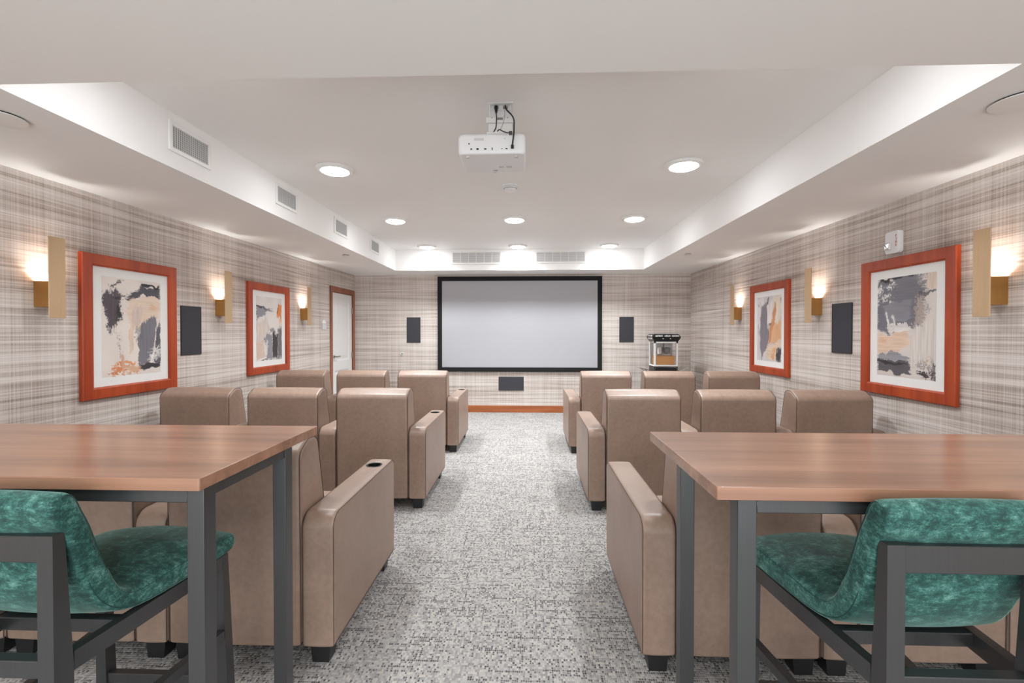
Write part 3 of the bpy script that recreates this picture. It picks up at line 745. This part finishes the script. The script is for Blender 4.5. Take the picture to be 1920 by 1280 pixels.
for sx in (-1, 1):
    for y in (.03, .29):
        bm = NB(); box(bm, sx*.17-.015, sx*.17+.015, y-.015, y+.015, .07, .31); cyl(bm, (sx*.17, y, .035), .035, .02, 'x', 20); obj('caster_leg', bm, BLACKM, t, 40)
bm = NB(); box(bm, -.18, .18, .02, .30, .12, .135, .003, 1); obj('lower_shelf', bm, BLACKM, t, 30)

t = thing('popcorn_machine', 'black and white tabletop popcorn machine in the far right corner', 'popcorn machine', (CX-.005, CY, .7495))
w2, D = .188, .31
bm = NB(); box(bm, -w2, w2, 0, D, 0, .13, .008, 2); bs = obj('base', bm, BLACKM, t, 40)
bm = NB(); pts = [(p[0], -.003, p[1]) for p in rpoly([(-w2+.012, .01, .03), (w2-.012, .01, .03), (w2-.012, .118, .03), (-w2+.012, .118, .03)])]
tube(bm, pts, .004, 6, True); obj('base_outline', bm, CHROME, bs, 60)
bm = NB(); box(bm, -w2, w2, 0, D, .131, .153, .002, 1)
for sx in (-1, 1):
    for y in (0, D-.026): box(bm, sx*w2, sx*(w2-.028), y, y+.026, .153, .525)
box(bm, -w2, w2, 0, .02, .50, .525)
box(bm, -w2+.028, w2-.028, D-.008, D-.002, .153, .50)
obj('cabinet_frame', bm, WHITEM, t, 0)
bm = NB(); box(bm, -w2+.028, w2-.028, .008, .012, .153, .50); obj('glass_door', bm, GLASS, t, 0)
for sx in (-1, 1):
    bm = NB(); box(bm, sx*(w2-.008), sx*(w2-.012), .026, D-.026, .153, .50); obj('glass_side', bm, GLASS, t, 0)
bm = NB(); box(bm, -w2+.03, w2-.034, .05, .24, .154, .295, .004, 1); obj('popcorn_tray', bm, CORN, t, 30)
bm = NB(); lathe(bm, [(.02, .315), (.062, .318), (.068, .325), (.068, .425), (.072, .43), (.072, .438), (.02, .44)], (-.085, .15, 0)); kt = obj('kettle', bm, CHROME, t, 40)
bm = NB(); tube(bm, [(-.005, .12, .525), (-.005, .12, .42)], .010); tube(bm, [(-.02, .15, .40), (.04, .15, .38), (.07, .15, .36)], .018, 10); lathe(bm, [(.01, .325), (.05, .335), (.06, .42), (.02, .43)], (.055, .16, 0)); obj('kettle_arm', bm, GREYM, kt, 40)
bm = NB(); lathe(bm, [(.034, .47), (.03, .475), (.008, .515), (.005, .524)], (.12, .13, 0)); obj('heat_lamp', bm, WHITEM, t, 40)
# flared canopy
bm = NB(); r0 = [(-w2, 0), (w2, 0), (w2, D), (-w2, D)]
lev = [(.5255, 0.0), (.575, .026), (.60, .034), (.635, .016), (.647, -.002)]
rs = []
for z, o_ in lev: rs.append([bm.verts.new((x+(o_ if x > 0 else -o_), y+(o_ if y > 0 else -o_), z)) for x, y in r0])
for A, B in zip(rs, rs[1:]):
    for k in range(4): bm.faces.new((A[k], A[(k+1) % 4], B[(k+1) % 4], B[k]))
bm.faces.new(rs[0][::-1]); bm.faces.new(rs[-1])
cn = obj('canopy', bm, BLACKM, t, 20)
# white scroll lettering blobs and stars
def star(bm, cx, cz, r, yf):
    vs_ = [bm.verts.new((cx+(r if k % 2 == 0 else r*.42)*math.sin(k*PI/5), yf, cz+(r if k % 2 == 0 else r*.42)*math.cos(k*PI/5))) for k in range(10)]
    vb = [bm.verts.new((v.co.x, yf+.002, v.co.z)) for v in vs_]
    bm.faces.new(vs_); bm.faces.new(vb[::-1])
    for k in range(10): bm.faces.new((vs_[k], vs_[(k+1) % 10], vb[(k+1) % 10], vb[k]))
for x in (-.055, .06):
    bm = NB(); star(bm, x, .574, .014, -.0275); obj('star', bm, WHITEI, cn, 0)
bm = NB(); rnd = random.Random(4)
def yfront(z): return -(.034+(z-.60)/(.035)*(.016-.034))-.001
for x0, x1 in ((-.175, -.055), (-.03, .06), (.085, .195)):
    k = 0; x = x0
    while x < x1-.02:
        w_ = rnd.uniform(.016, .03); zc = .617+rnd.uniform(-.003, .003); hh = rnd.uniform(.007, .012)
        pts = [(x+w_/2+w_/2*math.cos(a), yfront(zc+hh*math.sin(a))-.002, zc+hh*math.sin(a)) for a in [2*PI*q/12 for q in range(12)]]
        tube(bm, pts, .0028, 5, True); x += w_*.8
obj('lettering', bm, WHITEI, cn, 0)
for y in (.05, .13, .21):
    for zz in (.575, .617):
        bm = NB(); cyl(bm, (-w2-.028, y, zz), .013, .008, 'x', 8); obj('side_ornament', bm, WHITEI, cn, 40)

# ------------------------------------------------------------ recliners
HW = .296; AW = .143; AWS = .114; PITCHX = 2*HW+AW
arm_prof = rpoly([(0, .085, .012), (.868, .085, .012), (.875, .655, .05), (.0, .655, .065)], 7)
back_prof = rpoly([(.0, .085, .01), (.30, .085, .02), (.27, .42, .04), (.225, .68, .06), (.165, .962, .075), (.075, .962, .06), (-.005, .915, .05)], 6)
back_prof = [(p[0]+.002, p[1]) for p in back_prof]
def cut_hole(me_obj, c, r, depth):
    bmc = bmesh.new(); cyl(bmc, (c[0], c[1], c[2]+.05-depth/2), r, depth+.1, 'z', 28)
    mc = bpy.data.meshes.new('cut'); bmc.to_mesh(mc); bmc.free(); oc = bpy.data.objects.new('cut', mc); COL.objects.link(oc)
    md = me_obj.modifiers.new('b', 'BOOLEAN'); md.operation = 'DIFFERENCE'; md.object = oc; md.solver = 'EXACT'
    dg = bpy.context.evaluated_depsgraph_get(); nm = bpy.data.meshes.new_from_object(me_obj.evaluated_get(dg))
    me_obj.modifiers.clear(); me_obj.data = nm; wn = me_obj.modifiers.new('weighted', 'WEIGHTED_NORMAL'); wn.keep_sharp = True
    for p in nm.polygons: p.use_smooth = True
    nm.set_sharp_from_angle(angle=math.radians(40))
    bpy.data.objects.remove(oc); bpy.data.meshes.remove(mc)
def make_arm(t, x0, x1, holder):
    bm = NB(); loft(bm, arm_prof, x0, x1, .016, 4, .003); a = obj('armrest', bm, LEATHER, t, 50)
    if holder:
        c = ((x0+x1)/2, .71, .655); cut_hole(a, c, .040, .07)
        bm = NB(); lathe(bm, [(.0395, -.068), (.0395, .0015), (.044, .003), (.046, .005), (.044, .006), (.037, .004), (.0365, -.064), (.005, -.065)], c, 28)
        for f in [f for f in bm.faces if len(f.verts) > 4 and f.calc_center_median().z > .6]: bm.faces.remove(f)
        obj('cup_holder', bm, CUPM, a, 40)
    pr = inset(arm_prof, .0045)
    for x in (x0+.0042, x1-.0042):
        bm = NB(); tube(bm, [(x, p[0], p[1]) for p in pr], .0020, 6, True); obj('piping', bm, PIPING, a, 60)
def make_recliner(arms, label):
    t = thing('recliner', label, 'recliner', (0, 0, 0), 0, 'taupe theatre recliners in three rows')
    bm = NB(); loft(bm, back_prof, -HW+.002, HW-.002, .022, 4, .004, 4); bk = obj('backrest', bm, LEATHER, t, 50)
    pr = inset(back_prof, .004)
    for s in (-1, 1):
        bm = NB(); tube(bm, [(s*(HW-.0068), p[0], p[1]) for p in pr], .0019, 6, True); obj('piping', bm, PIPING, bk, 60)
    bm = NB(); pr = rpoly([(.30, .26, .03), (.86, .26, .03), (.87, .455, .06), (.29, .45, .05)], 5); loft(bm, pr, -HW+.004, HW-.004, .03, 4, .010); obj('seat_cushion', bm, LEATHER, t, 50)
    bm = NB(); pr = rpoly([(.31, .09, .01), (.875, .09, .02), (.875, .25, .03), (.31, .25, .01)], 5); loft(bm, pr, -HW+.004, HW-.004, .02, 3); obj('footrest', bm, LEATHER, t, 50)
    for side, wd, holder in arms:
        x0, x1 = (HW, HW+wd) if side == 'R' else (-HW-wd, -HW)
        make_arm(t, x0+.0005, x1-.0015, holder)
    xs = [-HW+.06, HW-.06]
    for side, wd, h in arms:
        if side == 'R': xs[1] = HW+wd-.075
        else: xs[0] = -HW-wd+.075
    for x in xs:
        for y in (.03, .78):
            bm = NB(); a, b = .045, .036
            hexa(bm, [(x-b, y, 0), (x+b, y, 0), (x+b, y+.065, 0), (x-b, y+.065, 0)], [(x-a, y, .086), (x+a, y, .086), (x+a, y+.08, .086), (x-a, y+.08, .086)])
            obj('foot', bm, FOOTM, t, 0)
    bm = NB(); box(bm, -HW+.03, HW-.03, .13, .80, .05, .086); obj('recliner_base', bm, DUSTM, t, 0)
    return t
protos = {}
AXL, AXR = -.824, .470
ROWS = [(1.895, 'the row nearest the camera'), (3.62, 'the middle row'), (5.343, 'the row nearest the screen')]
for bl in ('left', 'right'):
    for ri, (y, rl) in enumerate(ROWS):
        for pi, pl in enumerate(('aisle seat', 'middle seat', 'wall seat')):
            lab = 'taupe leather recliner, %s of %s in the %s block' % (pl, rl, bl)
            if bl == 'left':
                arms = [('R', AW, True)] + ([('L', AWS, False)] if pi == 2 else [])
                x = AXL - AW - HW - PITCHX*pi
            else:
                arms = [('L', AW, pi > 0)] + ([('R', AWS, True)] if pi == 2 else [])
                x = AXR + AW + HW + PITCHX*pi
            key = (bl, tuple(arms))
            if key not in protos:
                o = make_recliner(arms, lab); o.location = (x, y, 0); protos[key] = o
            else: dup(protos[key], (x, y, 0), 0, lab)

# ------------------------------------------------------------ bar tables
def bar_table(x0, x1, y0, y1, yl0, yl1, xin, label):
    """x0..x1 top extents; legs start inset xin from the aisle end"""
    cx, cy = (x0+x1)/2, (y0+y1)/2
    t = thing('bar_table', label, 'table', (cx, cy, 0), 0, 'bar tables behind the recliners')
    ZT = 1.05; th = .034
    bm = NB(); c = .012
    prof = rpoly([(x0-cx, y0-cy, .006), (x1-cx, y0-cy, .006), (x1-cx, y1-cy, .006), (x0-cx, y1-cy, .006)], 3)
    lev = [(ZT-th, .002), (ZT-th+.002, 0), (ZT-.003, 0), (ZT-.0009, .0008), (ZT, .003)]
    rs = [[bm.verts.new((p[0], p[1], z)) for p in inset(prof, d)] for z, d in lev]
    for A, B in zip(rs, rs[1:]):
        for k in range(len(A)): bm.faces.new((A[k], A[(k+1) % len(A)], B[(k+1) % len(A)], B[k]))
    bm.faces.new(rs[0][::-1]); bm.faces.new(rs[-1]); obj('tabletop', bm, TABLEW, t, 50)
    q = .047; aisle_left = xin > 0
    xa = (x0+xin) if xin > 0 else (x0+.02); xb = (x1-.02) if xin > 0 else (x1+xin)
    xa -= cx; xb -= cx; ya, yb = yl0-cy, yl1-cy
    for lx in (xa, xb-q):
        for ly in (ya, yb):
            bm = NB(); box(bm, lx, lx+q, ly, ly+q, 0, ZT-th-.0005, .003, 2); obj('leg', bm, STEEL, t, 40)
    bm = NB(); r = .03; zt = ZT-th-.0005
    for yy in (ya+.003, yb+.003): box(bm, xa+q, xb-q, yy, yy+r, zt-.038, zt, .002, 1)
    for xx in (xa+.003, xb-r-.003): box(bm, xx, xx+r, ya+q, yb, zt-.030, zt, .002, 1)
    obj('top_rail', bm, STEEL, t, 40)
bar_table(-2.62, -.852, 1.145, 1.808, 1.165, 1.568, -.003, 'long walnut bar table on black steel legs, left of the aisle')
bar_table(.462, 2.25, 1.132, 1.75, 1.150, 1.574, .060, 'long walnut bar table on grey steel legs, right of the aisle')

# ------------------------------------------------------------ bar stools
def make_stool(label):
    t = thing('bar_stool', label, 'bar stool', (0, 0, 0), 0, 'green velvet bar stools')
    pts = [(-.016, 1.008), (-.004, .975), (.018, .945), (.034, .895), (.050, .83), (.078, .755), (.115, .698), (.165, .662), (.24, .645), (.38, .640), (.535, .640),
           (.566, .654), (.573, .676), (.558, .698), (.46, .708), (.34, .704), (.245, .700), (.200, .702), (.165, .720), (.138, .765), (.108, .85), (.078, .94), (.058, .985), (.047, 1.012), (.034, 1.032), (.016, 1.041), (-.004, 1.034), (-.015, 1.022)]
    pr = spline(pts, 3)
    bm = NB(); nx = 15; rings = []; hw0 = .192
    def half(y): return hw0 + .055*max(0, min(1, (y-.10)/.5))
    us = [-1, -.985, -.965] + [-.93+1.86*k/(nx-1) for k in range(nx)] + [.965, .985, 1]
    ins = {1: .014, .985: .005, .965: .001}
    for u in us:
        d = ins.get(round(abs(u), 3), 0) - .010*(1-u*u)
        ps = inset(pr, d); pt = inset(pr, ins.get(round(abs(u), 3), 0) - .003*(1-u*u)); ring = []
        for (y, z), (yo, zo), (y2, z2) in zip(ps, pr, pt):
            if zo > .97: y, z = y2, z2
            crown = .016*(1-u*u) if (.15 < yo < .57 and zo > .69) else 0
            hol = .006*u*u if zo > .8 else 0
            ring.append(bm.verts.new((u*half(yo), y - hol, z+crown)))
        rings.append(ring)
    n = len(pr)
    for A, B in zip(rings, rings[1:]):
        for k in range(n): bm.faces.new((A[k], A[(k+1) % n], B[(k+1) % n], B[k]))
    bm.faces.new(rings[0][::-1]); bm.faces.new(rings[-1])
    sh = obj('upholstered_shell', bm, VELVET, t, 60)
    seam = plain('dark_green_seam', srgb(22, 62, 58), .7)
    for s in (-1, 1):
        bm = NB(); tube(bm, [((s*half(y)*.985), y, z) for y, z in inset(pr, .0068)], .0016, 5, True)
        obj('piping', bm, seam, sh, 60)
    # frame
    q = .040; po = .184; fo = .232
    for s in (-1, 1):
        bm = NB(); x0, x1 = sorted((s*po, s*(po-q)))
        hexa(bm, [(x0, -.012, 0), (x1, -.012, 0), (x1, .036, 0), (x0, .036, 0)], [(x0, -.012, .60), (x1, -.012, .60), (x1, .036, .60), (x0, .036, .60)])
        hexa(bm, [(x0, -.012, .60), (x1, -.012, .60), (x1, .036, .60), (x0, .036, .60)], [(x0, -.012, .945), (x1, -.012, .945), (x1, .016, .945), (x0, .016, .945)])
        obj('leg', bm, STEEL, t, 30)
        bm = NB(); x0, x1 = sorted((s*fo, s*(fo-.030))); b0, b1 = sorted((s*(fo+.012), s*(fo-.028)))
        hexa(bm, [(b0, .525, 0), (b1, .525, 0), (b1, .570, 0), (b0, .570, 0)], [(x0, .512, .638), (x1, .512, .638), (x1, .544, .638), (x0, .544, .638)])
        obj('leg', bm, STEEL, t, 30)
        for z0, z1, nm in ((.590, .638, 'side_rail'), (.345, .375, 'side_stretcher')):
            bm = NB(); k = 0 if nm == 'side_rail' else .006
            a = [(s*po, .037), (s*(po-.028), .037), (s*(fo+k-.028), .513), (s*(fo+k), .513)]
            hexa(bm, [(p[0], p[1], z0) for p in a], [(p[0], p[1], z1) for p in a]); obj(nm, bm, STEEL, t, 0)
    bm = NB(); box(bm, -(po-q), po-q, -.010, .012, .880, .943, .002, 1); obj('top_rail', bm, STEEL, t, 30)
    bm = NB(); box(bm, -(po-q), po-q, -.006, .026, .598, .640, .002, 1); obj('rear_rail', bm, STEEL, t, 30)
    bm = NB(); box(bm, -(po+.004), po+.004, .16, .19, .600, .636, .002, 1); obj('seat_support', bm, STEEL, t, 30)
    bm = NB(); box(bm, -(fo-.030), fo-.030, .515, .538, .596, .637, .002, 1); obj('front_rail', bm, STEEL, t, 30)
    bm = NB(); box(bm, -(fo-.026), fo-.026, .528, .556, .165, .20, .002, 1); obj('footrest', bm, STEEL, t, 30)
    return t
st = make_stool('green crushed velvet bar stool tucked under the left bar table'); st.location = (-1.311, 1.045, 0)
dup(st, (1.000, 1.072, 0), 0, 'green crushed velvet bar stool tucked under the right bar table')
